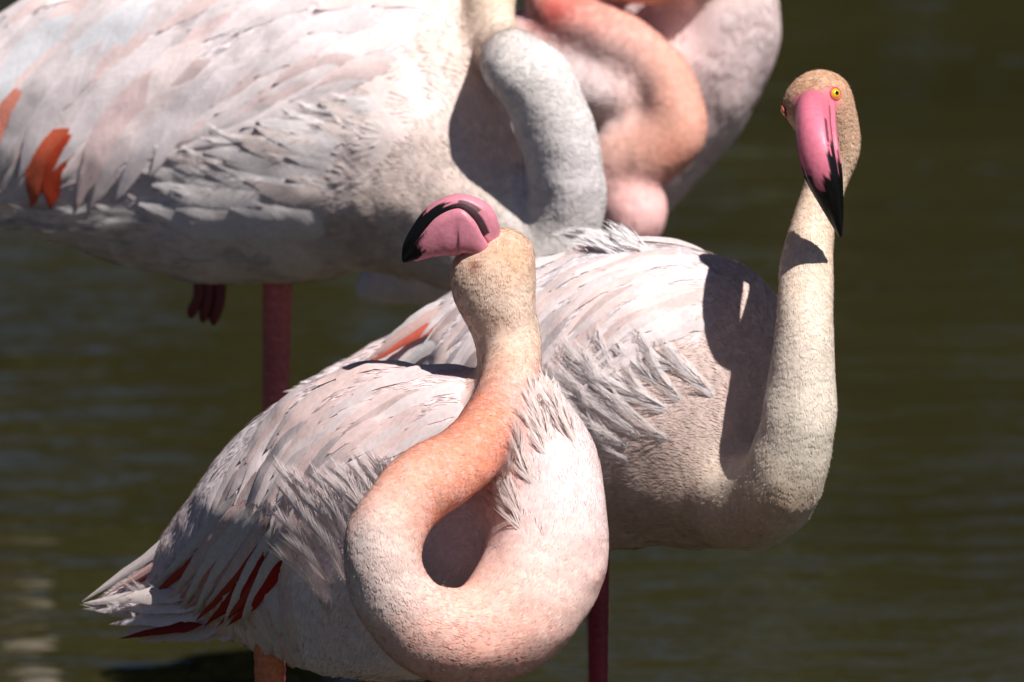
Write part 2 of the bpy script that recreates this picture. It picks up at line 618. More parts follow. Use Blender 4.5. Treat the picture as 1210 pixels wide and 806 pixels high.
def wing_feathers(bird, parent, poly, flow, spacing, L_px, W_px, d_mean, colfn, seed, layer=0.0, order=None, lift=0.0008,
                  field=None, name='feather'):
    r = np.random.default_rng(seed)
    field = field or bird.body
    seeds = poly_seeds(poly, spacing, r)
    p = field.ray(seeds[:, 0], seeds[:, 1], *bird.drange())
    k = PX * (D0 + d_mean) / D0
    n = len(seeds)
    L = np.array([L_px(x, y) for x, y in seeds]) * k * r.uniform(0.85, 1.15, n)
    W = np.array([W_px(x, y) for x, y in seeds]) * k * r.uniform(0.85, 1.15, n) * 0.5
    path = trace(field, p, flow, L, 14)
    rank = np.argsort(np.argsort(order(seeds[:, 0], seeds[:, 1]))) / max(1, n - 1)
    for i in range(n):
        pt = path[i]
        nor = field.normal(pt)
        v = np.linspace(0, 1, len(pt))
        hgt = 0.0022 + layer + 0.0014 * rank[i] + lift * r.uniform(0.2, 1.4) * v ** 1.5 - 0.0045 * (1 - v) ** 4
        V, Q, uv = vane_geometry(pt, nor, W[i], hgt, r, field=field)
        c0 = colfn(seeds[i, 0], seeds[i, 1], r)
        c = c0[None, :] * (0.93 + 0.09 * uv[:, 1:2])
        c = c * np.where(np.abs(uv[:, :1]) < 0.1, 0.97, 1.0)
        sdir = np.repeat(nrm(np.cross(nrm(np.gradient(pt, axis=0)), nor)), VANE_M, 0)
        N = nrm(field.normal(V) + sdir * uv[:, :1] * 0.20 + r.normal(0, 0.07, 3))
        make_mesh(name, V, None, M_VANE, parent, col=c, uv=uv, quads=Q, normals=N)


def surf_feather(bird, parent, ctl, width_px, colr, seed, h=0.003, lift=0.001, sharp=1.0, field=None):
    """one feather lying on the body along photo points"""
    r = np.random.default_rng(seed)
    field = field or bird.body
    pix = catmull(np.array(ctl, float), 14)
    p = field.ray(pix[:, 0], pix[:, 1], *bird.drange())
    for _ in range(3):
        p[1:-1] = 0.25 * p[:-2] + 0.5 * p[1:-1] + 0.25 * p[2:]
    nor = field.normal(p)
    v = np.linspace(0, 1, 14)
    w = width_px * PX * (1 + bird.drange()[0] / D0) * 0.5
    V, Q, uv = vane_geometry(p, nor, w, h + lift * v ** 1.5, r, field=field, sharp=sharp)
    sdir = np.repeat(nrm(np.cross(nrm(np.gradient(p, axis=0)), nor)), VANE_M, 0)
    N = nrm(field.normal(V) + sdir * uv[:, :1] * 0.12 + r.normal(0, 0.04, 3))
    c = np.repeat(lin(colr)[None], len(V), 0) * (0.95 + 0.07 * uv[:, 1:2])
    return make_mesh('feather', V, None, M_VANE, parent, col=c, uv=uv, quads=Q, normals=N)


def free_feather(parent, ctl, width_px, colr, seed, tilt=0.0, name='feather', mat=None, tip=None, sharp=1.0, tip_at=0.6):
    """a feather in the air along px/py/depth controls"""
    r = np.random.default_rng(seed)
    pts = P([c[0] for c in ctl], [c[1] for c in ctl], [c[2] for c in ctl])
    path = catmull(pts, 11)
    tan = nrm(np.gradient(path, axis=0))
    view = nrm(-FWD + UP * (0.35 + tilt))
    nor = nrm(view - (tan @ view)[:, None] * tan)
    w = width_px * PX * (D0 + ctl[0][2]) / D0 * 0.5
    V, Q, uv = vane_geometry(path, nor, w, np.zeros(11), r, camber=0.35, sharp=sharp)
    c = np.repeat(lin(colr)[None], len(V), 0) * (1 + r.normal(0, 0.04))
    if tip is not None:
        f = np.clip((uv[:, 1:2] - tip_at) * 5, 0, 1)
        c = c * (1 - f) + lin(tip) * f
    return make_mesh(name, V, None, mat or M_VANE, parent, col=c, uv=uv, quads=Q)


def plume(field, parent, roots, tips, d_rng, width_px, colr, seed, lift=0.012, nb=40, name='feather', curl=0.25, bendamt=0.3, free=None):
    """one loose, wispy feather: a curved shaft with separate barbs on both sides"""
    r = np.random.default_rng(seed)
    K = 14
    v = np.linspace(0, 1, K)
    a = np.array(roots, float); b = np.array(tips, float)
    perp = np.array([-(b - a)[1], (b - a)[0]])
    pix = a + (b - a) * v[:, None] + perp * (bendamt * (v * (1 - v)))[:, None]
    if free is None:
        p = field.ray(pix[:, 0], pix[:, 1], *d_rng)
        for _ in range(2):
            p[1:-1] = 0.25 * p[:-2] + 0.5 * p[1:-1] + 0.25 * p[2:]
        nor = field.normal(p)
        p = p + nor * (0.004 * np.clip(v * 4, 0, 1) - 0.003 + lift * v ** 1.6)[:, None]
        d = d_rng[0]
    else:
        p = P(pix[:, 0], pix[:, 1], np.full(K, free)) ; d = free
        p += -FWD * (lift * np.sin(v * 2.4))[:, None]
        nor = np.repeat(nrm(-FWD - 0.1 * UP - 0.55 * RIGHT)[None], K, 0)
    tan = nrm(np.gradient(p, axis=0))
    side = nrm(np.cross(tan, nor))
    nor2 = np.cross(side, tan)
    W = width_px * PX * (D0 + d) / D0 * 0.5
    Lm = np.linalg.norm(np.diff(p, axis=0), axis=1).sum()
    V, Tt, C, N = [], [], [], []
    base = lin(colr)

    def at(u):
        u = np.clip(u, 0, 1) * (K - 1)
        i = min(int(u), K - 2); f = u - i
        return p[i] * (1 - f) + p[i + 1] * f, tan[i], side[i], nor2[i]
    for sgn in (-1, 1):
        for k in range(nb):
            u = 0.04 + 0.94 * (k + r.random()) / nb
            o, t, s, n = at(u)
            bl = W * (0.35 + 0.75 * math.sin(math.pi * min(1, u * 0.8 + 0.15))) * r.uniform(0.75, 1.2)
            ang = r.uniform(0.14, 0.34)
            dv = s * sgn * math.sin(ang) + t * math.cos(ang)
            ln = bl / math.sin(ang)
            ln = min(ln, 0.42 * Lm * (1.15 - 0.5 * u))
            hw = min(Lm / nb * 0.42, W * 0.09)
            mid = o + dv * ln * 0.55 - n * bl * 0.10 + s * sgn * bl * 0.08
            end = o + dv * ln + t * ln * 0.12 - n * bl * r.uniform(0.05, 0.5)
            wv = nrm(np.cross(dv, n)) * hw
            i0 = len(V)
            V += [o - wv * 0.5, o + wv * 0.5, mid - wv * 0.45, mid + wv * 0.45, end]
            for q in range(5):
                N.append(nrm(n + s * sgn * 0.22 * (q > 1)))
                C.append(base * (0.96 + 0.015 * q) * r.uniform(0.97, 1.03))
            Tt += [[i0, i0 + 1, i0 + 3], [i0, i0 + 3, i0 + 2], [i0 + 2, i0 + 3, i0 + 4]]
    # shaft
    for k in range(K - 1):
        w0 = W * 0.05 * (1 - v[k]) + 0.0001; w1 = W * 0.05 * (1 - v[k + 1]) + 0.0001
        i0 = len(V)
        V += [p[k] - side[k] * w0 + nor2[k] * 0.0003, p[k] + side[k] * w0 + nor2[k] * 0.0003,
              p[k + 1] - side[k + 1] * w1 + nor2[k + 1] * 0.0003, p[k + 1] + side[k + 1] * w1 + nor2[k + 1] * 0.0003]
        for q in range(4):
            N.append(nor2[k]); C.append(base * 1.03)
        Tt += [[i0, i0 + 1, i0 + 3], [i0, i0 + 3, i0 + 2]]
    return make_mesh(name, np.array(V), np.array(Tt), M_PLUME, parent, col=np.array(C), normals=np.array(N))


# ------------------------------------------------------------------ bill, eye, legs
def bill(parent, ctl, lateral, black_u, black_l, pink=(222, 120, 140), seed=1, n=90, rim=0.1, wu=0.86):
    """ctl rows along the mouth line: px, py, d, upper thickness, lower thickness, half width (px)"""
    r = np.random.default_rng(seed)
    pos = P([c[0] for c in ctl], [c[1] for c in ctl], [c[2] for c in ctl])
    k = PX * (D0 + ctl[0][2]) / D0
    arr = np.hstack([pos, np.array([[c[3], c[4], c[5]] for c in ctl]) * k])
    s = catmull(arr, n)
    s[:, 3:] = np.maximum(s[:, 3:], 0.0004)
    tan = nrm(np.gradient(s[:, :3], axis=0))
    lat = nrm(np.array(lateral[0] * RIGHT + lateral[1] * UP - lateral[2] * FWD))
    dor = nrm(np.cross(tan, lat[None]))
    latn = np.cross(dor, tan)
    t = np.linspace(0, 1, n)
    m = 48
    mean_dor = nrm(dor[n // 4: 3 * n // 4].mean(0))
    dor_low = nrm(0.35 * dor + 0.65 * mean_dor)
    made = []
    for part, sgn, black in (('upper_mandible', 1, black_u), ('lower_mandible', -1, black_l)):
        th = s[:, 3] if sgn > 0 else s[:, 4]
        V, C = [], []
        for i in range(n):
            for j in range(m):
                a = 2 * math.pi * j / m
                ca, sa = math.cos(a), math.sin(a)
                wid = s[i, 5] * (wu if sgn > 0 else 1.0)
                if sa >= 0:
                    x = wid * np.sign(ca) * abs(ca) ** 0.8
                    z = th[i] * sa ** 0.8
                    if sgn > 0:
                        z += th[i] * 0.10 * max(0, sa) ** 12
                    else:
                        z *= 0.97
                else:
                    x = wid * 0.93 * ca
                    z = 0.0022 * sa * min(1, th[i] / 0.003)      # slightly sunken mouth face
                z += 0.00035
                # shallow grooves along the side of the upper bill
                if sgn > 0 and 0.12 < sa < 0.5:
                    x *= 0.955
                V.append(s[i, :3] + latn[i] * x + (dor if sgn > 0 else dor_low)[i] * z * sgn)
                jag = 0.035 * math.sin(a * 9 + i * 0.04) + 0.02 * math.sin(a * 23 + 1.3) + r.normal(0, 0.006)
                edge = 0.10 * math.cos(2 * a)
                bl = np.clip((t[i] + jag + edge - black) * 60, 0, 1)
                if sgn > 0 and sa < rim and t[i] > 0.16:
                    bl = max(bl, 0.92)
                base = lin(pink) * (1 + 0.10 * math.sin(a * 3 + i * 0.15)) * (0.9 + 0.2 * t[i])
                if sgn > 0 and 0.30 < t[i] < 0.42 and 0.36 < sa < 0.52:
                    base = base * 0.25                       # nostril slit
                elif sgn > 0 and 0.2 < t[i] < 0.55 and 0.28 < sa < 0.36:
                    base = base * 0.72                       # groove
                C.append(base * (1 - bl) + lin((16, 15, 17)) * bl)
        V = np.array(V)
        i, j = np.meshgrid(np.arange(n - 1), np.arange(m), indexing='ij')
        a = (i * m + j).ravel(); b = (i * m + (j + 1) % m).ravel()
        Q = np.stack([a, b, b + m, a + m], 1)
        if sgn > 0:
            Q = Q[:, ::-1]
        # end caps as quads to the centre line
        caps = []
        for row in (0, n - 1):
            for j in range(1, m // 2):
                q = [row * m + j, row * m + j + 1, row * m + (m - j - 1) % m, row * m + (m - j) % m]
                if len(set(q)) == 4:
                    caps.append(q)
        Q = np.vstack([Q, np.array(caps)])
        made.append(make_mesh(part, V, None, M_BILL, parent, col=np.array(C), quads=Q))
    return made


def ball(name, c, axes, rad, mat, parent, colfn, n=20):
    """small shaped ball: axes = 3x3 rows, colour from the angle to axis 0"""
    V, C, Q = [], [], []
    for i in range(n + 1):
        th = math.pi * i / n
        for j in range(n):
            ph = 2 * math.pi * j / n
            l = np.array([math.cos(th), math.sin(th) * math.cos(ph), math.sin(th) * math.sin(ph)])
            V.append(c + (l * rad) @ axes)
            C.append(colfn(th))
    for i in range(n):
        for j in range(n):
            a = i * n + j; b = i * n + (j + 1) % n
            Q.append([a, a + n, b + n, b])
    return make_mesh(name, np.array(V), None, mat, parent, col=np.array(C), quads=np.array(Q))


def eye(parent, c, outward, rad):
    o = nrm(np.array(outward, float))
    a1 = nrm(np.cross(o, UP)); a2 = np.cross(o, a1)
    ax = np.stack([o, a1, a2])

    def rim(th):
        return lin((205, 95, 90))

    def iris(th):
        if th < 0.34:
            return lin((10, 8, 8))
        if th < 0.95:
            return lin((236, 190, 40))
        return lin((120, 60, 30))
    e = ball('eye', c, ax, np.array([0.8, 1.0, 1.0]) * rad, M_EYE, parent, iris, n=30)
    # ring of bare lid round the eye
    V, Q, C = [], [], []
    n, m = 28, 8
    for i in range(n):
        a = 2 * math.pi * i / n
        rc = (a1 * math.cos(a) + a2 * math.sin(a))
        for j in range(m):
            b = 2 * math.pi * j / m
            V.append(c + o * rad * (0.34 + 0.16 * math.sin(b)) + rc * rad * (1.0 + 0.16 * math.cos(b)))
            C.append(rim(0))
    for i in range(n):
        for j in range(m):
            Q.append([i * m + j, ((i + 1) % n) * m + j, ((i + 1) % n) * m + (j + 1) % m, i * m + (j + 1) % m])
    make_mesh('eyelid', np.array(V), None, M_BILL, e, col=np.array(C), quads=np.array(Q))
    return e


def tube(name, pts, rad, mat, parent, colfn, n=48, m=16, flat=1.0, ring=0.0):
    s = catmull(np.hstack([np.array(pts), np.array(rad)[:, None]]), n)
    s[:, 3] *= 1 + ring * np.sign(np.sin(np.arange(n) * 1.45)) * 0.5        # scutes
    tan = nrm(np.gradient(s[:, :3], axis=0))
    ref = nrm(FWD[None] - (tan @ FWD)[:, None] * tan)
    oth = np.cross(tan, ref)
    V, C, Q = [], [], []
    for i in range(n):
        for j in range(m):
            a = 2 * math.pi * j / m
            V.append(s[i, :3] + s[i, 3] * (ref[i] * math.cos(a) * flat + oth[i] * math.sin(a)))
            C.append(colfn(i / (n - 1)))
    for i in range(n - 1):
        for j in range(m):
            Q.append([i * m + j, i * m + (j + 1) % m, (i + 1) * m + (j + 1) % m, (i + 1) * m + j])
    for row in (0, n - 1):
        for j in range(1, m // 2):
            q = [row * m + j, row * m + j + 1, row * m + (m - j - 1) % m, row * m + (m - j) % m]
            if len(set(q)) == 4:
                Q.append(q)
    return make_mesh(name, np.array(V), None, mat, parent, col=np.array(C), quads=np.array(Q))


BED = -0.16


def leg(parent, px, py, d, r_px, colr, lean=(0.0, 0.0), knee=0.55):
    """a standing leg straight down from a photo point to the pond bed, with ankle joint and webbed foot"""
    top = P(px, py, d)
    k = PX * (D0 + d) / D0
    r0 = r_px * k
    H = top[2] - BED
    f = np.array([0, .18, .40, knee - .05, knee, knee + .05, .75, .96, 1.0])
    rr = r0 * np.array([1.15, 1.0, .92, .95, 1.22, .95, .78, .85, .8])
    pts = [top + np.array([lean[0] * q, lean[1] * q, -H * q]) for q in f]
    c = lin(colr)
    l = tube('leg', pts, rr, M_LEG, parent, lambda u: c * (1 + 0.10 * math.sin(u * 61) + 0.10 * math.sin(u * 610)), n=260, ring=0.035)
    e = pts[-1]
    for a in (-0.5, 0.0, 0.5):
        dv = np.array([math.cos(a), -math.sin(a) - 0.3, 0])
        tube('toe', [e + np.array([0, 0, .004]), e + dv * .03 + np.array([0, 0, .003]), e + dv * .07], [r0 * .5, r0 * .45, r0 * .2],
             M_LEG, l, lambda u: c, n=12, m=8)
    return l


def label(o, text, cat, group=None):
    o['label'] = text
    o['category'] = cat
    if group:
        o['group'] = group


WHITE = (244, 230, 231)
PINKW = (246, 221, 219)
SALMON = (236, 160, 132)
CREAM = (222, 200, 172)
TAN = (206, 158, 118)
GREYW = (240, 231, 230)


# ------------------------------------------------------------------ the setting: pond, banks, wood
def water_material():
    m, n, L, out = mat_new('pond_water')
    geo = n.new('ShaderNodeNewGeometry')
    mp = n.new('ShaderNodeMapping'); mp.inputs['Scale'].default_value = (0.6, 1.5, 1.0)
    L.new(geo.outputs['Position'], mp.inputs[0])
    n1 = n.new('ShaderNodeTexNoise'); n1.inputs['Scale'].default_value = 2.2; n1.inputs['Detail'].default_value = 3.0
    n2 = n.new('ShaderNodeTexNoise'); n2.inputs['Scale'].default_value = 11.0; n2.inputs['Detail'].default_value = 3.0
    L.new(mp.outputs[0], n1.inputs['Vector']); L.new(mp.outputs[0], n2.inputs['Vector'])
    b1 = n.new('ShaderNodeBump'); b1.inputs['Strength'].default_value = 1.0; b1.inputs['Distance'].default_value = 0.0065
    b2 = n.new('ShaderNodeBump'); b2.inputs['Strength'].default_value = 1.0; b2.inputs['Distance'].default_value = 0.0022
    L.new(n1.outputs[0], b1.inputs['Height']); L.new(n2.outputs[0], b2.inputs['Height'])
    L.new(b1.outputs[0], b2.inputs['Normal'])
    n3 = n.new('ShaderNodeTexNoise'); n3.inputs['Scale'].default_value = 0.7; n3.inputs['Detail'].default_value = 4.0
    L.new(mp.outputs[0], n3.inputs['Vector'])
    cr = n.new('ShaderNodeValToRGB')
    cr.color_ramp.elements[0].position = 0.3; cr.color_ramp.elements[0].color = (0.020, 0.0182, 0.0062, 1)
    cr.color_ramp.elements[1].position = 0.7; cr.color_ramp.elements[1].color = (0.032, 0.0290, 0.0098, 1)
    L.new(n3.outputs[0], cr.inputs[0])
    pr = n.new('ShaderNodeBsdfPrincipled')
    L.new(cr.outputs[0], pr.inputs['Base Color'])
    pr.inputs['Roughness'].default_value = 0.04
    pr.inputs['IOR'].default_value = 1.33
    L.new(b2.outputs[0], pr.inputs['Normal'])
    L.new(pr.outputs[0], out.inputs[0])
    return m


def ground_material():
    m, n, L, out = mat_new('bank_earth')
    geo = n.new('ShaderNodeNewGeometry')
    no = n.new('ShaderNodeTexNoise'); no.inputs['Scale'].default_value = 1.3; no.inputs['Detail'].default_value = 8.0
    L.new(geo.outputs['Position'], no.inputs['Vector'])
    cr = n.new('ShaderNodeValToRGB')
    cr.color_ramp.elements[0].color = (0.03, 0.035, 0.012, 1); cr.color_ramp.elements[1].color = (0.09, 0.07, 0.04, 1)
    L.new(no.outputs[0], cr.inputs[0])
    pr = n.new('ShaderNodeBsdfPrincipled'); pr.inputs['Roughness'].default_value = 0.9
    L.new(cr.outputs[0], pr.inputs['Base Color']); L.new(pr.outputs[0], out.inputs[0])
    return m


def leaf_material():
    m, n, L, out = mat_new('wood_leaves')
    att = n.new('ShaderNodeAttribute'); att.attribute_name = 'Col'
    pr = n.new('ShaderNodeBsdfPrincipled'); pr.inputs['Roughness'].default_value = 0.6
    L.new(att.outputs['Color'], pr.inputs['Base Color']); L.new(pr.outputs[0], out.inputs[0])
    return m


def sheet(name, x0, x1, y0, y1, nx, ny, zfn, mat):
    X, Y = np.meshgrid(np.linspace(x0, x1, nx), np.linspace(y0, y1, ny), indexing='ij')
    V = np.stack([X, Y, zfn(X, Y)], -1).reshape(-1, 3)
    i, j = np.meshgrid(np.arange(nx - 1), np.arange(ny - 1), indexing='ij')
    a = (i * ny + j).ravel()
    o = make_mesh(name, V, None, mat, quads=np.stack([a, a + ny, a + ny + 1, a + 1], 1))
    o['kind'] = 'structure'
    return o


SHORE = 11.0
M_GROUND = ground_material()


def ground_z(X, Y):
    far = np.clip((Y - SHORE) / 3.0, -1, 1)
    near = np.clip((-7.0 - Y) / 1.5, -1, 1)
    lift = np.maximum(far, near)
    return np.where(lift > 0, 0.6 * lift, -0.0 + (BED - 0.004) * np.minimum(1, -lift * 6)) + 0.02 * np.sin(X * 1.7) * np.sin(Y * 2.3) * (lift > 0)


g = sheet('ground', -300, 300, -300, 300, 61, 601, ground_z, M_GROUND)
label(g, 'muddy pond bed and grassy earth banks around the water', 'ground')
w = sheet('water', -300, 300, -9.0, SHORE + 1.0, 3, 3, lambda X, Y: X * 0, water_material())
label(w, 'dark olive rippled pond water', 'water')


def wood():
    """the leafy far shore that the water mirrors"""
    r = np.random.default_rng(3)
    n = 60000
    clump = np.stack([r.uniform(-45, 45, 420), r.uniform(SHORE + 2, SHORE + 9, 420), r.uniform(0.6, 12, 420)], 1)
    cs = r.uniform(0.7, 1.7, 420)
    pick = r.integers(0, 420, n)
    dv = nrm(r.normal(size=(n, 3))) * (r.random((n, 1)) ** 0.4)
    c = clump[pick] + dv * cs[pick][:, None]
    c[:, 2] = np.maximum(c[:, 2], 0.3)
    a = nrm(r.normal(size=(n, 3))); b = nrm(np.cross(a, r.normal(size=(n, 3))))
    sz = r.uniform(0.2, 0.45, n)[:, None]
    V = np.stack([c - a * sz, c + b * sz * 0.5, c + a * sz, c - b * sz * 0.5], 1).reshape(-1, 3)
    base = np.stack([r.uniform(0.06, 0.115, n), r.uniform(0.06, 0.11, n), r.uniform(0.016, 0.03, n)], 1)
    o = make_mesh('wood', V, None, leaf_material(), col=np.repeat(base, 4, 0), quads=np.arange(n * 4).reshape(-1, 4))
    o['kind'] = 'stuff'
    label(o, 'dense green wood on the far shore mirrored in the pond', 'wood')


wood()


# ------------------------------------------------------------------ front flamingo, neck in a loop
def colour_fn(base, alt, p=0.3, var=0.05):
    b, a = lin(base), lin(alt)

    def f(x, y, r):
        c = b if r.random() > p else b * 0.4 + a * 0.6
        return c * (1 + r.normal(0, var))
    return f


def under_wing(poly):
    a = np.array(poly, float)
    c = a.mean(0)
    inner = [tuple(c + (q - c) * 0.93) for q in a]
    return lambda pt, x, y, d: in_poly(x, y, inner)


def flamingo_front():
    body_c = [
        (120, 712, .275, 8, 8, 24, WHITE), (185, 700, .255, 34, 30, 26, WHITE), (265, 668, .225, 82, 66, 24, PINKW),
        (350, 640, .185, 148, 100, 24, WHITE), (440, 622, .14, 186, 124, 22, WHITE), (530, 615, .10, 180, 128, 20, PINKW),
        (585, 615, .07, 165, 115, 18, PINKW)]
    neck_c = [
        (622, 500, .035, 56, 52, 17, PINKW), (630, 552, .01, 77, 72, 15, PINKW), (648, 630, -.01, 72, 78, 12, PINKW),
        (628, 700, -.03, 72, 75, 10, (246, 206, 194)), (572, 750, -.055, 62, 62, 8.5, (245, 184, 166)),
        (506, 745, -.075, 54, 54, 7.5, (245, 188, 170)), (460, 700, -.088, 48, 48, 7, (247, 208, 196)),
        (452, 645, -.093, 46, 46, 6.5, (246, 208, 194)), (480, 592, -.085, 45, 45, 6.5, (243, 180, 156)),
        (528, 556, -.065, 44, 44, 6, (240, 158, 130)), (572, 517, -.03, 41, 41, 6, (236, 148, 118)),
        (597, 470, .02, 37, 37, 5.5, (236, 164, 132)), (604, 430, .05, 36, 36, 5, (238, 192, 166)),
        (598, 395, .06, 41, 41, 4.5, (238, 212, 194)), (588, 358, .06, 47, 46, 4, (236, 214, 194)),
        (584, 324, .06, 51, 47, 3.6, (232, 198, 172)), (592, 305, .062, 42, 40, 3.3, (226, 178, 148))]
    spots = [(575, 575, 45, (232, 135, 105), .5, False), (470, 690, 40, (240, 214, 204), .5, False),
             (430, 640, 34, (244, 226, 218), .8, False), (430, 700, 40, (244, 226, 218), .7, False),
             (520, 610, 30, (232, 140, 108), .6, False), (605, 300, 30, (205, 148, 104), .5, False),
             (561, 313, 8, (150, 78, 52), 1.0, False), (560, 286, 15, (220, 156, 164), 1.0, True), (574, 274, 11, (220, 156, 164), 1.0, True)]
    B = Bird({'body': body_c, 'neck': neck_c}, ['body'], k=0.018, spots=spots)
    root = empty('flamingo', P(440, 640, .115) * np.array([1, 1, 0]))
    label(root, 'pale pink flamingo with salmon neck bent into an open loop and bill turned away', 'flamingo', 'flamingos wading in the pond')
    body = B.base(root)
    poly = [(575, 437), (450, 426), (370, 453), (300, 508), (232, 592), (196, 650), (262, 722), (330, 700), (352, 600),
            (420, 566), (500, 540), (575, 500)]
    flow = arrow_field([(540, 450, -1, .05), (450, 440, -1, .28), (380, 480, -.85, .5), (300, 560, -.62, .8), (240, 640, -.5, .9),
                        (450, 520, -.9, .4), (400, 600, -.7, .6), (320, 660, -.35, .95), (280, 700, -.3, .9), (540, 520, -1, .2)])
    plumage(B, body, 'body_plumage', 34000, 11, lambda L: L > .0105, skip=under_wing(poly), aspect=0.34, lift=(.01, .06), nb=6,
            dirfix=lambda p, t: np.where((to_px(p)[0] < 560)[:, None] & ((p - CAM) @ FWD - D0 > 0.0)[:, None],
                                         flow(*to_px(p)[:2]), t))
    plumage(B, body, 'neck_plumage', 30000, 12, lambda L: L <= .0105, aspect=0.40, lift=(.0, .008), nb=4, cvar=.09, pale=.35)
    down(B, body, 14000, 77, under_wing(poly))
    wing = plumage_patch(B, root, poly, flow, 1500, .030, 13, PINKW, .03)
    wing_feathers(B, wing, poly, flow, 18, lambda x, y: 135 if x < 450 else 105, lambda x, y: 27 if x < 450 else 24, .06,
                  colour_fn((243, 224, 222), (243, 206, 198), .4), 14, order=lambda x, y: x - .4 * y)
    # red and pink flight feathers showing under the wing tip, then the pale ones over them
    red = (190, 66, 50)  # reds here are deepened, with the wing tip's shade in the colour
    pale = (240, 226, 222)
    for i, (a, m, b, wd, c, d) in enumerate([
            ((290, 560), (215, 630), (97, 711), 24, (240, 222, 218), .215), ((300, 580), (225, 640), (120, 706), 16, (236, 186, 178), .208),
            ((300, 592), (232, 645), (150, 697), 15, (222, 96, 78), .200)]):
        free_feather(wing, [(a[0], a[1], d - .03), (m[0], m[1], d), (b[0], b[1], d + .05)], wd, c, 100 + i)
    for i, (a, m, b, wd, c, h) in enumerate([
            ((290, 610), (235, 660), (172, 712), 16, red, .0046), ((300, 620), (250, 675), (200, 720), 18, (226, 150, 138), .0048),
            ((305, 630), (262, 682), (216, 722), 18, (226, 170, 160), .0050), ((312, 640), (272, 692), (234, 731), 15, red, .0052),
            ((318, 650), (284, 700), (247, 734), 22, (176, 40, 32), .0054), ((328, 655), (294, 704), (262, 735), 16, red, .0056),
            ((338, 660), (304, 708), (274, 734), 18, (184, 40, 32), .0058),
            ((285, 585), (235, 640), (186, 694), 17, pale, .0064), ((295, 592), (246, 650), (203, 710), 24, (238, 206, 200), .0066),
            ((305, 596), (256, 656), (220, 714), 24, pale, .0068), ((312, 604), (266, 664), (236, 722), 23, pale, .0070),
            ((322, 610), (280, 672), (250, 712), 22, (238, 210, 204), .0072), ((332, 618), (294, 680), (272, 730), 19, pale, .0074),
            ((345, 625), (310, 690), (292, 732), 20, pale, .0076)]):
        surf_feather(B, wing, [a, m, b], wd, c, 110 + i, h=h, lift=.001)
    tail = tail_part(root, B)
    for i, (a, b, wd, c) in enumerate([
            ((235, 700), (98, 713), 22, (240, 222, 216)), ((245, 712), (112, 722), 22, WHITE), ((255, 722), (128, 738), 26, WHITE),
            ((260, 730), (140, 748), 24, (236, 214, 208)), ((240, 738), (140, 755), 14, (150, 34, 30)), ((265, 738), (165, 758), 26, (236, 220, 214)),
            ((290, 742), (190, 752), 30, WHITE)]):
        free_feather(tail, [(a[0], a[1], .195), ((a[0] + b[0]) / 2, (a[1] + b[1]) / 2 - 2, .225), (b[0], b[1], .265)], wd, c, 130 + i)
    r = np.random.default_rng(15)
    for i in range(22):
        x = r.uniform(130, 215); y = 703 + (x - 130) * .12 + r.uniform(-4, 18)
        up = r.uniform(6, 20) if x > 165 else r.uniform(-6, 6)
        plume(None, tail, (x + 24, y + 10), (x - r.uniform(8, 26), y - up), None, r.uniform(8, 13), (226, 214, 212), 150 + i,  # white greyed down: the tail's shade is put into the colour
              free=.30 - (x - 60) * .00055 + r.uniform(-.006, .008), lift=.003, nb=22, bendamt=r.uniform(-.3, .3))
    # upright flank tufts beside the neck
    tips = [(346, 563), (362, 568), (384, 566), (402, 572), (410, 560), (428, 556), (440, 552), (452, 549), (465, 552), (478, 556),
            (352, 588), (340, 610), (372, 590), (395, 592), (420, 585), (356, 640), (345, 655), (380, 620)]
    for i, (x, y) in enumerate(tips):
        rx, ry = x + r.uniform(28, 48), y + r.uniform(62, 95)
        plume(B.body, wing, (rx, ry), (x, y), B.drange(), r.uniform(20, 28), (236, 222, 220), 170 + i, lift=.010, bendamt=r.uniform(.1, .4))
    # loose breast feathers lying over the neck
    for i, (x, y) in enumerate([(640, 448), (632, 455), (648, 452), (622, 472), (628, 462), (655, 462), (612, 490), (606, 505), (600, 522), (596, 540),
                                (592, 556), (590, 572)]):
        plume(B.all, body, (x + r.uniform(18, 40), y + r.uniform(55, 80)), (x, y), B.drange(), r.uniform(22, 30), (232, 214, 208), 210 + i,
              lift=.0025, bendamt=r.uniform(-.3, .1), nb=44)
    bill(root, [(580, 296, .058, 16, 18, 17), (568, 278, .050, 22, 26, 20), (557, 259, .046, 24, 42, 19), (540, 247, .046, 16, 56, 18),
                (516, 256, .048, 14, 50, 16), (497, 277, .052, 12, 30, 13), (485, 295, .056, 9, 15, 8), (476, 309, .058, 1, 1.5, 1.5)],
         (0.12, -0.05, 0.98), .52, .80, pink=(216, 136, 152), seed=3, rim=.32)
    leg(root, 318, 750, .195, 16, (222, 130, 90))
    leg(root, 440, 780, .16, 13, (190, 80, 80))
    return root


def plumage_patch(B, parent, poly, flow, n, length, seed, colr, lift):
    """the folded wing's small coverts, under the large feathers"""
    r = np.random.default_rng(seed)
    a = np.array(poly, float)
    pts = a.min(0) + r.random((n * 4, 2)) * (a.max(0) - a.min(0))
    pts = pts[in_poly(pts[:, 0], pts[:, 1], poly)][:n]
    p = B.body.ray(pts[:, 0], pts[:, 1], *B.drange())
    k = len(p)
    L = np.full(k, length) * r.uniform(.8, 1.2, k)
    C = lin(colr) * (1 + r.normal(0, .06, (k, 1)))
    v, T, c, nn = fans(B.body, p, flow(pts[:, 0], pts[:, 1]), L, L * .35, np.full(k, lift) * r.uniform(.3, 1, k), C, 7, r)
    o = make_mesh('wing', v, T, M_PLUME, parent, col=c, normals=nn)
    return o


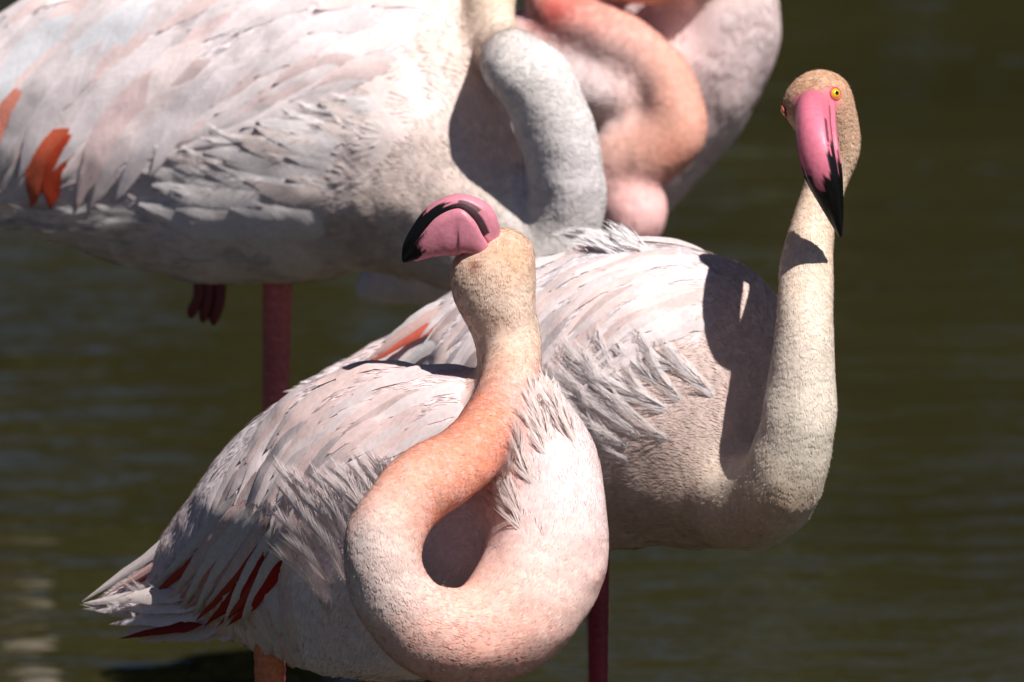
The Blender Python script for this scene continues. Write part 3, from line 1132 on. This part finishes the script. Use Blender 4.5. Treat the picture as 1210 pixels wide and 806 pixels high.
def tail_part(root, B):
    """short downy tuft that carries the tail feathers"""
    s = B.chains['body'][0][:8]
    c = s[:, :3].mean(0)
    p, _ = B.scatter(9000, 5)
    d = np.linalg.norm(p - s[2, :3], axis=1)
    p = p[d < .05][:260]
    t, L, C, _ = B.attrs(p)
    r = np.random.default_rng(6)
    k = len(p)
    v, T, c, nn = fans(B.all, p, t, np.full(k, .022), np.full(k, .006), np.full(k, .2), C, 6, r)
    return make_mesh('tail', v, T, M_PLUME, root, col=c, normals=nn)


# ------------------------------------------------------------------ right flamingo, facing the camera
def flamingo_right():
    body_c = [
        (335, 468, .40, 8, 8, 26, WHITE), (430, 440, .40, 24, 20, 26, WHITE), (520, 428, .39, 62, 52, 26, PINKW),
        (610, 440, .375, 128, 100, 24, WHITE), (700, 462, .355, 174, 132, 22, WHITE), (770, 468, .34, 180, 142, 18, (228, 206, 198)),
        (815, 474, .33, 174, 138, 12, (226, 200, 190))]
    neck_c = [
        (835, 540, .315, 96, 92, 11, (230, 210, 196)), (880, 588, .27, 64, 70, 10, (230, 212, 194)), (922, 574, .225, 52, 56, 8, (232, 216, 196)),
        (940, 512, .20, 46, 46, 6.5, (234, 220, 202)), (947, 450, .195, 41, 41, 6, (236, 222, 206)),
        (950, 400, .197, 37, 37, 5.5, (236, 218, 200)), (952, 350, .205, 34, 34, 5, (236, 216, 196)), (957, 300, .215, 31, 31, 5, (234, 210, 188)),
        (964, 255, .23, 28, 28, 4.5, (232, 206, 182)), (978, 212, .24, 27, 28, 4, (230, 202, 176)), (986, 175, .24, 30, 32, 3.6, (226, 194, 164)),
        (976, 140, .232, 38, 40, 3.2, (216, 172, 140)), (967, 122, .225, 43, 40, 3.0, (208, 160, 126))]
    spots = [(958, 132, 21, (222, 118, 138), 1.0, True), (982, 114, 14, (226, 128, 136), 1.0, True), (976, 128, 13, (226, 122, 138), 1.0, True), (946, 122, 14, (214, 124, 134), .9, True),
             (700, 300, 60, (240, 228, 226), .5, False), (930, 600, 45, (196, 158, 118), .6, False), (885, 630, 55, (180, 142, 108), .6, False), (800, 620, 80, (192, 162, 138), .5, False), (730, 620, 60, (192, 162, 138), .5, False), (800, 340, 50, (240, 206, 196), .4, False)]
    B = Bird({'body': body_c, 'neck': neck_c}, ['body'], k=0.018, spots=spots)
    root = empty('flamingo', P(740, 470, .345) * np.array([1, 1, 0]))
    label(root, 'white flamingo with a straight cream neck and pink black-tipped bill facing the viewer', 'flamingo', 'flamingos wading in the pond')
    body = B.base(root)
    poly = [(850, 288), (700, 283), (640, 300), (560, 335), (480, 385), (430, 425), (520, 445), (600, 470), (665, 480), (700, 420), (790, 400), (852, 385)]
    flow = arrow_field([(860, 330, -.92, .3), (760, 330, -.85, .5), (680, 330, -.7, .7), (640, 400, -.5, .85), (720, 400, -.75, .65),
                        (800, 420, -.85, .4), (500, 400, -.8, .6), (820, 520, -.95, -.25), (740, 540, -.95, -.2), (860, 580, -.9, -.5),
                        (760, 620, -.9, .1), (860, 450, -.95, .1)])
    plumage(B, body, 'body_plumage', 36000, 21, lambda L: L > .0105, skip=under_wing(poly), aspect=0.32, lift=(.01, .07), nb=6,
            dirfix=lambda p, t: np.where((to_px(p)[0] < 850)[:, None], flow(*to_px(p)[:2]), t))
    plumage(B, body, 'neck_plumage', 32000, 22, lambda L: L <= .0105, aspect=0.42, lift=(.0, .008), nb=4, cvar=.09, pale=.25)
    down(B, body, 14000, 77, under_wing(poly))
    wing = plumage_patch(B, root, poly, flow, 1500, .028, 23, WHITE, .03)
    wing_feathers(B, wing, poly, flow, 16.5, lambda x, y: 112, lambda x, y: 18, .33, colour_fn((242, 226, 224), (243, 210, 202), .3), 24,
                  order=lambda x, y: x - .5 * y, lift=.0007)
    for i, (a, m, b, wd, c, d) in enumerate([
            ((570, 345), (500, 376), (452, 404), 26, (232, 222, 220), .372), ((570, 352), (495, 385), (432, 426), 22, (238, 200, 192), .366),
            ((570, 360), (500, 392), (434, 430), 15, (228, 112, 92), .360), ((575, 366), (515, 402), (470, 440), 22, (236, 228, 226), .350),
            ((590, 366), (535, 405), (495, 450), 24, (236, 228, 226), .344), ((610, 366), (560, 410), (520, 455), 24, (238, 226, 222), .338),
            ((480, 425), (400, 450), (334, 463), 16, (236, 210, 204), .40), ((470, 440), (390, 465), (328, 480), 14, (206, 60, 66), .40)]):
        free_feather(wing, [(a[0], a[1], d - .01), (m[0], m[1], d), (b[0], b[1], d + .015)], wd, c, 300 + i)
    r = np.random.default_rng(25)
    tips = [(759, 399), (711, 405), (678, 415), (690, 421), (672, 446), (662, 458), (700, 430), (735, 415), (770, 420), (668, 470), (690, 470),
            (720, 450), (745, 440), (680, 490), (705, 480), (790, 412), (655, 440), (730, 470), (700, 500)]
    for i, (x, y) in enumerate(tips):
        plume(B.body, wing, (x + r.uniform(46, 92), y + r.uniform(40, 76)), (x, y), B.drange(), r.uniform(17, 28), (234, 224, 222), 320 + i,
              lift=r.uniform(.003, .008), bendamt=r.uniform(-.5, .0), nb=40)
    for i in range(12):     # ruffled crest on the middle of the back
        x = r.uniform(668, 740)
        plume(B.body, wing, (x + r.uniform(35, 55), 298 + r.uniform(-4, 6)), (x - r.uniform(5, 15), 286 + r.uniform(-8, 6)), B.drange(), r.uniform(16, 24),
              (242, 236, 236), 350 + i, lift=.012, bendamt=r.uniform(-.2, .2))
    lat = (.88, .30, .36)
    bill(root, [(962, 118, .222, 16, 22, 20), (962, 132, .195, 20, 22, 24), (963, 152, .172, 19, 22, 25), (966, 178, .160, 17, 22, 25),
                (972, 206, .158, 15, 19, 23), (980, 234, .166, 12, 14, 16), (987, 258, .176, 8, 9, 9), (993, 279, .186, 1.5, 2, 2)],
         lat, .50, .60, pink=(228, 124, 146), seed=5, rim=.06)
    la = lat[0] * RIGHT + lat[1] * UP - lat[2] * FWD
    eye(root, P(986, 111, .206), la * .75 - FWD * .7, 7.4 * PX)
    eye(root, P(928, 131, .222), -la * .9 - FWD * .35, 6.6 * PX)
    leg(root, 707, 640, .35, 11.5, (150, 40, 60))
    leg(root, 440, 520, .40, 11.5, (150, 40, 60))
    return root


# ------------------------------------------------------------------ large flamingo behind, grey bent neck
def flamingo_left():
    body_c = [
        (-210, 235, .825, 15, 15, 30, WHITE), (-90, 190, .82, 70, 60, 30, WHITE), (30, 150, .815, 128, 95, 30, WHITE), (150, 130, .81, 180, 125, 30, WHITE),
        (280, 132, .80, 206, 150, 28, WHITE), (380, 128, .785, 200, 155, 24, (242, 229, 227)), (450, 130, .775, 172, 145, 18, (242, 224, 218))]
    neck_c = [
        (500, 195, .745, 130, 120, 15, (240, 220, 212)), (580, 265, .71, 92, 92, 12, (236, 216, 204)), (640, 300, .685, 60, 60, 9, (230, 220, 212)),
        (669, 245, .665, 48, 48, 7.5, GREYW), (661, 172, .645, 48, 48, 7, GREYW), (636, 104, .632, 47, 47, 6.5, (238, 230, 226)),
        (614, 80, .637, 44, 44, 6, (238, 228, 222)), (594, 52, .70, 30, 31, 5.5, (238, 214, 194)), (582, 5, .725, 29, 29, 5, (238, 214, 192)),
        (590, -50, .75, 28, 28, 5, (228, 204, 176)), (612, -110, .80, 32, 32, 4, (220, 180, 150)), (645, -150, .85, 42, 40, 3.5, (214, 160, 124)),
        (660, -156, .86, 42, 40, 3.5, (214, 160, 124))]
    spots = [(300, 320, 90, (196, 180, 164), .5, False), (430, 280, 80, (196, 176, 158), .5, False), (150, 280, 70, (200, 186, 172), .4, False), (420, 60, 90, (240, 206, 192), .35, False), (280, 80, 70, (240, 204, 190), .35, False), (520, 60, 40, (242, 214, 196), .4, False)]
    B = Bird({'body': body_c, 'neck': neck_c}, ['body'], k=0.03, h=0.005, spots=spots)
    root = empty('flamingo', P(300, 140, .80) * np.array([1, 1, 0]))
    label(root, 'large white flamingo standing on one dark pink leg, grey neck bent double against its breast', 'flamingo', 'flamingos wading in the pond')
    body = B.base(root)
    poly = [(560, -20), (300, -70), (-80, -60), (-110, 200), (-20, 240), (90, 238), (150, 236), (190, 180), (280, 150), (390, 112), (480, 85)]
    flow = arrow_field([(500, 60, -.92, .35), (300, 80, -.8, .55), (150, 120, -.66, .7), (60, 170, -.5, .85), (20, 60, -.75, .6), (400, 0, -.9, .4),
                        (300, 220, -1, .1), (150, 270, -1, -.1), (450, 200, -.95, -.2), (300, 300, -1, .0), (60, 260, -1, .15)])
    plumage(B, body, 'body_plumage', 34000, 31, lambda L: L > .0105, skip=under_wing(poly), aspect=0.38, lift=(.01, .07), nb=7,
            dirfix=lambda p, t: np.where((to_px(p)[0] < 500)[:, None], flow(*to_px(p)[:2]), t))
    plumage(B, body, 'neck_plumage', 30000, 32, lambda L: L <= .0105, aspect=0.45, lift=(.0, .008), nb=4, cvar=.07)
    down(B, body, 14000, 77, under_wing(poly))
    wing = plumage_patch(B, root, poly, flow, 1500, .036, 33, WHITE, .03)
    wing_feathers(B, wing, poly, flow, 25, lambda x, y: 185 if x < 250 else 130, lambda x, y: 40 if x < 250 else 30, .74,
                  colour_fn((242, 228, 228), (244, 210, 204), .35), 34, order=lambda x, y: x - .6 * y, lift=.001)
    for i, (a, b, wd, c, h) in enumerate([
            ((84, 152), (40, 240), 32, (230, 110, 78), .0062), ((90, 158), (62, 242), 32, (220, 84, 54), .0064), ((40, 110), (-8, 182), 34, (238, 150, 130), .0056),
            ((125, 50), (24, 208), 46, WHITE, .0078), ((90, 60), (-6, 224), 40, (240, 226, 226), .0080), ((185, 85), (92, 246), 46, (240, 212, 210), .0078),
            ((225, 100), (108, 246), 42, (240, 222, 220), .0060), ((200, 60), (66, 200), 44, WHITE, .0062), ((250, 90), (140, 236), 40, WHITE, .0064),
            ((90, 20), (-20, 150), 46, (232, 230, 234), .0058), ((240, 50), (120, 180), 44, (242, 224, 222), .0066), ((290, 80), (180, 205), 40, WHITE, .0068),
            ((180, 10), (60, 120), 46, (234, 232, 236), .0064)]):
        m = ((a[0] + b[0]) / 2 - 12, (a[1] + b[1]) / 2 - 10)
        surf_feather(B, wing, [a, m, b], wd, c, 400 + i, h=h, sharp=.45 if i < 3 else 1.0)
    r = np.random.default_rng(35)
    for i in range(44):     # billowing flank feathers over the lower wing edge
        x = 470 - 300 * (1 - i / 43) + r.uniform(-15, 15)
        edge = np.interp(x, [150, 190, 280, 400, 480], [222, 176, 150, 113, 120])
        y = edge + r.uniform(0, 1) ** 1.3 * 95
        sag = r.uniform(-4, 8)
        surf_feather(B, body, [(x + r.uniform(105, 140), y + r.uniform(4, 30)), (x + 50, y + 10 + sag), (x, y)], r.uniform(44, 62),
                     (240, 230, 229) if r.random() > .3 else (238, 220, 214), 440 + i, h=.0034 + .0014 * i / 43, lift=.0009, sharp=1.2)
    for i in range(30):     # wisps among them
        x = r.uniform(190, 420)
        y = np.interp(x, [150, 190, 280, 400, 480], [222, 176, 150, 113, 120]) + r.uniform(-4, 60)
        plume(B.body, body, (x + r.uniform(50, 70), y + r.uniform(10, 24)), (x, y), B.drange(), r.uniform(22, 32), (242, 234, 232), 560 + i,
              lift=.0035, bendamt=r.uniform(-.3, .1), nb=40)
    for i in range(18):     # under-tail fluff
        x = r.uniform(-20, 140); y = 240 + r.uniform(0, 26)
        plume(B.body, body, (x + r.uniform(40, 60), y + r.uniform(4, 20)), (x, y), B.drange(), r.uniform(22, 34), (234, 228, 226), 500 + i,
              lift=.008, bendamt=r.uniform(-.3, .3), nb=40)
    bill(root, [(675, -152, .86, 16, 18, 18), (697, -150, .86, 17, 22, 18), (717, -138, .86, 13, 24, 16), (730, -114, .86, 10, 18, 12), (735, -87, .86, 1, 2, 2)],
         (-0.1, 0, -1), .55, .7, seed=8)
    eye(root, P(670, -166, .835), -FWD + RIGHT * .3, 7 * PX)
    leg(root, 328, 325, .80, 15.5, (206, 106, 106), lean=(-.012, 0))
    fc = lin((112, 32, 30))
    fl = tube('folded_leg', [P(330, 280, .80), P(290, 292, .79), P(248, 312, .80)], [.008, .008, .008], M_LEG, root, lambda u: fc, n=20)
    for (bx, by, tx, ty) in [(236, 326, 226, 376), (247, 326, 240, 381), (260, 328, 252, 384)]:
        tube('toe', [P(bx, by, .80), P(bx - 1, (by + ty) / 2, .80), P(tx + 1, ty - 8, .802), P(tx, ty, .805)], [.0052, .0048, .0042, .0012],
             M_LEG, fl, lambda u: fc * (1 if u < .82 else .4), n=16, m=10)
    return root


# ------------------------------------------------------------------ pink flamingo at the back, salmon neck looped
def flamingo_back():
    pk = (252, 226, 224)
    body_c = [
        (425, 345, 1.33, 10, 10, 26, WHITE), (480, 322, 1.31, 42, 42, 26, WHITE), (560, 268, 1.28, 95, 85, 26, pk), (660, 190, 1.25, 128, 115, 24, pk),
        (750, 110, 1.21, 124, 118, 22, pk), (815, 40, 1.18, 104, 105, 20, pk), (838, 0, 1.16, 80, 90, 18, pk)]
    thigh_c = [(745, 170, 1.16, 46, 46, 16, (246, 206, 202)), (746, 215, 1.11, 44, 44, 16, (246, 200, 196)), (748, 262, 1.07, 38, 38, 14, (246, 196, 192))]
    lobe_c = [(560, 55, 1.17, 60, 60, 22, WHITE), (640, 80, 1.125, 54, 54, 20, (250, 230, 228)), (705, 102, 1.10, 44, 44, 16, (250, 230, 228)), (728, 110, 1.09, 36, 36, 14, (250, 228, 226))]
    sm = (240, 180, 160)
    neck_c = [
        (700, 275, 1.13, 36, 40, 12, (242, 208, 200)), (708, 225, 1.10, 36, 38, 10, (242, 206, 198)), (728, 188, 1.085, 38, 38, 8, (242, 190, 174)),
        (778, 178, 1.075, 39, 39, 7, sm), (803, 145, 1.075, 37, 37, 7, sm), (785, 95, 1.08, 36, 36, 7, sm), (738, 56, 1.09, 37, 37, 7, (240, 180, 164)),
        (688, 30, 1.10, 35, 35, 7, (236, 160, 146)), (655, 12, 1.11, 28, 30, 6, (230, 136, 122)), (640, -25, 1.12, 26, 26, 6, sm), (680, -55, 1.11, 27, 27, 6, sm),
        (740, -28, 1.09, 28, 28, 6, sm), (800, -24, 1.085, 29, 29, 6, sm), (870, -70, 1.12, 31, 31, 5, (226, 168, 140)), (925, -130, 1.17, 42, 40, 4, (214, 160, 130)),
        (940, -140, 1.18, 42, 40, 4, (214, 160, 130))]
    B = Bird({'body': body_c, 'thigh': thigh_c, 'lobe': lobe_c, 'neck': neck_c}, ['body', 'thigh', 'lobe'], k=0.005, h=0.005,
             spots=[(650, 12, 26, (206, 84, 74), .8, False), (800, 180, 30, (226, 140, 112), .5, False)])
    root = empty('flamingo', P(680, 160, 1.23) * np.array([1, 1, 0]))
    label(root, 'pink flamingo with looped salmon neck, partly hidden behind the grey-necked bird', 'flamingo', 'flamingos wading in the pond')
    body = B.base(root)
    plumage(B, body, 'body_plumage', 20000, 41, lambda L: L > .0105, aspect=0.38, lift=(.01, .06), nb=6)
    plumage(B, body, 'neck_plumage', 22000, 42, lambda L: L <= .0105, aspect=0.45, lift=(.0, .008), nb=4)
    bill(root, [(952, -138, 1.18, 16, 18, 18), (974, -134, 1.18, 17, 22, 18), (994, -120, 1.18, 13, 24, 16), (1006, -96, 1.18, 10, 18, 12), (1010, -70, 1.18, 1, 2, 2)],
         (-0.1, 0, -1), .55, .7, seed=9)
    leg(root, 706, 245, 1.22, 10.5, (150, 50, 62))
    return root


f_front = flamingo_front()
f_right = flamingo_right()
f_left = flamingo_left()
f_back = flamingo_back()


# a bird farther off, standing beyond the left edge: the pond mirrors it as pale streaks
def copy_tree(o, parent):
    c = o.copy()
    COL.objects.link(c)
    if parent is not None:
        c.parent = parent
    for ch in list(o.children):
        copy_tree(ch, c)
    return c


f_far = copy_tree(f_right, None)
tgt = P(-235, -330, 3.2)
f_far.location = (tgt[0], tgt[1], 0.0)
label(f_far, 'white flamingo standing farther off, mirrored as pale streaks in the pond beside the tail', 'flamingo', 'flamingos wading in the pond')
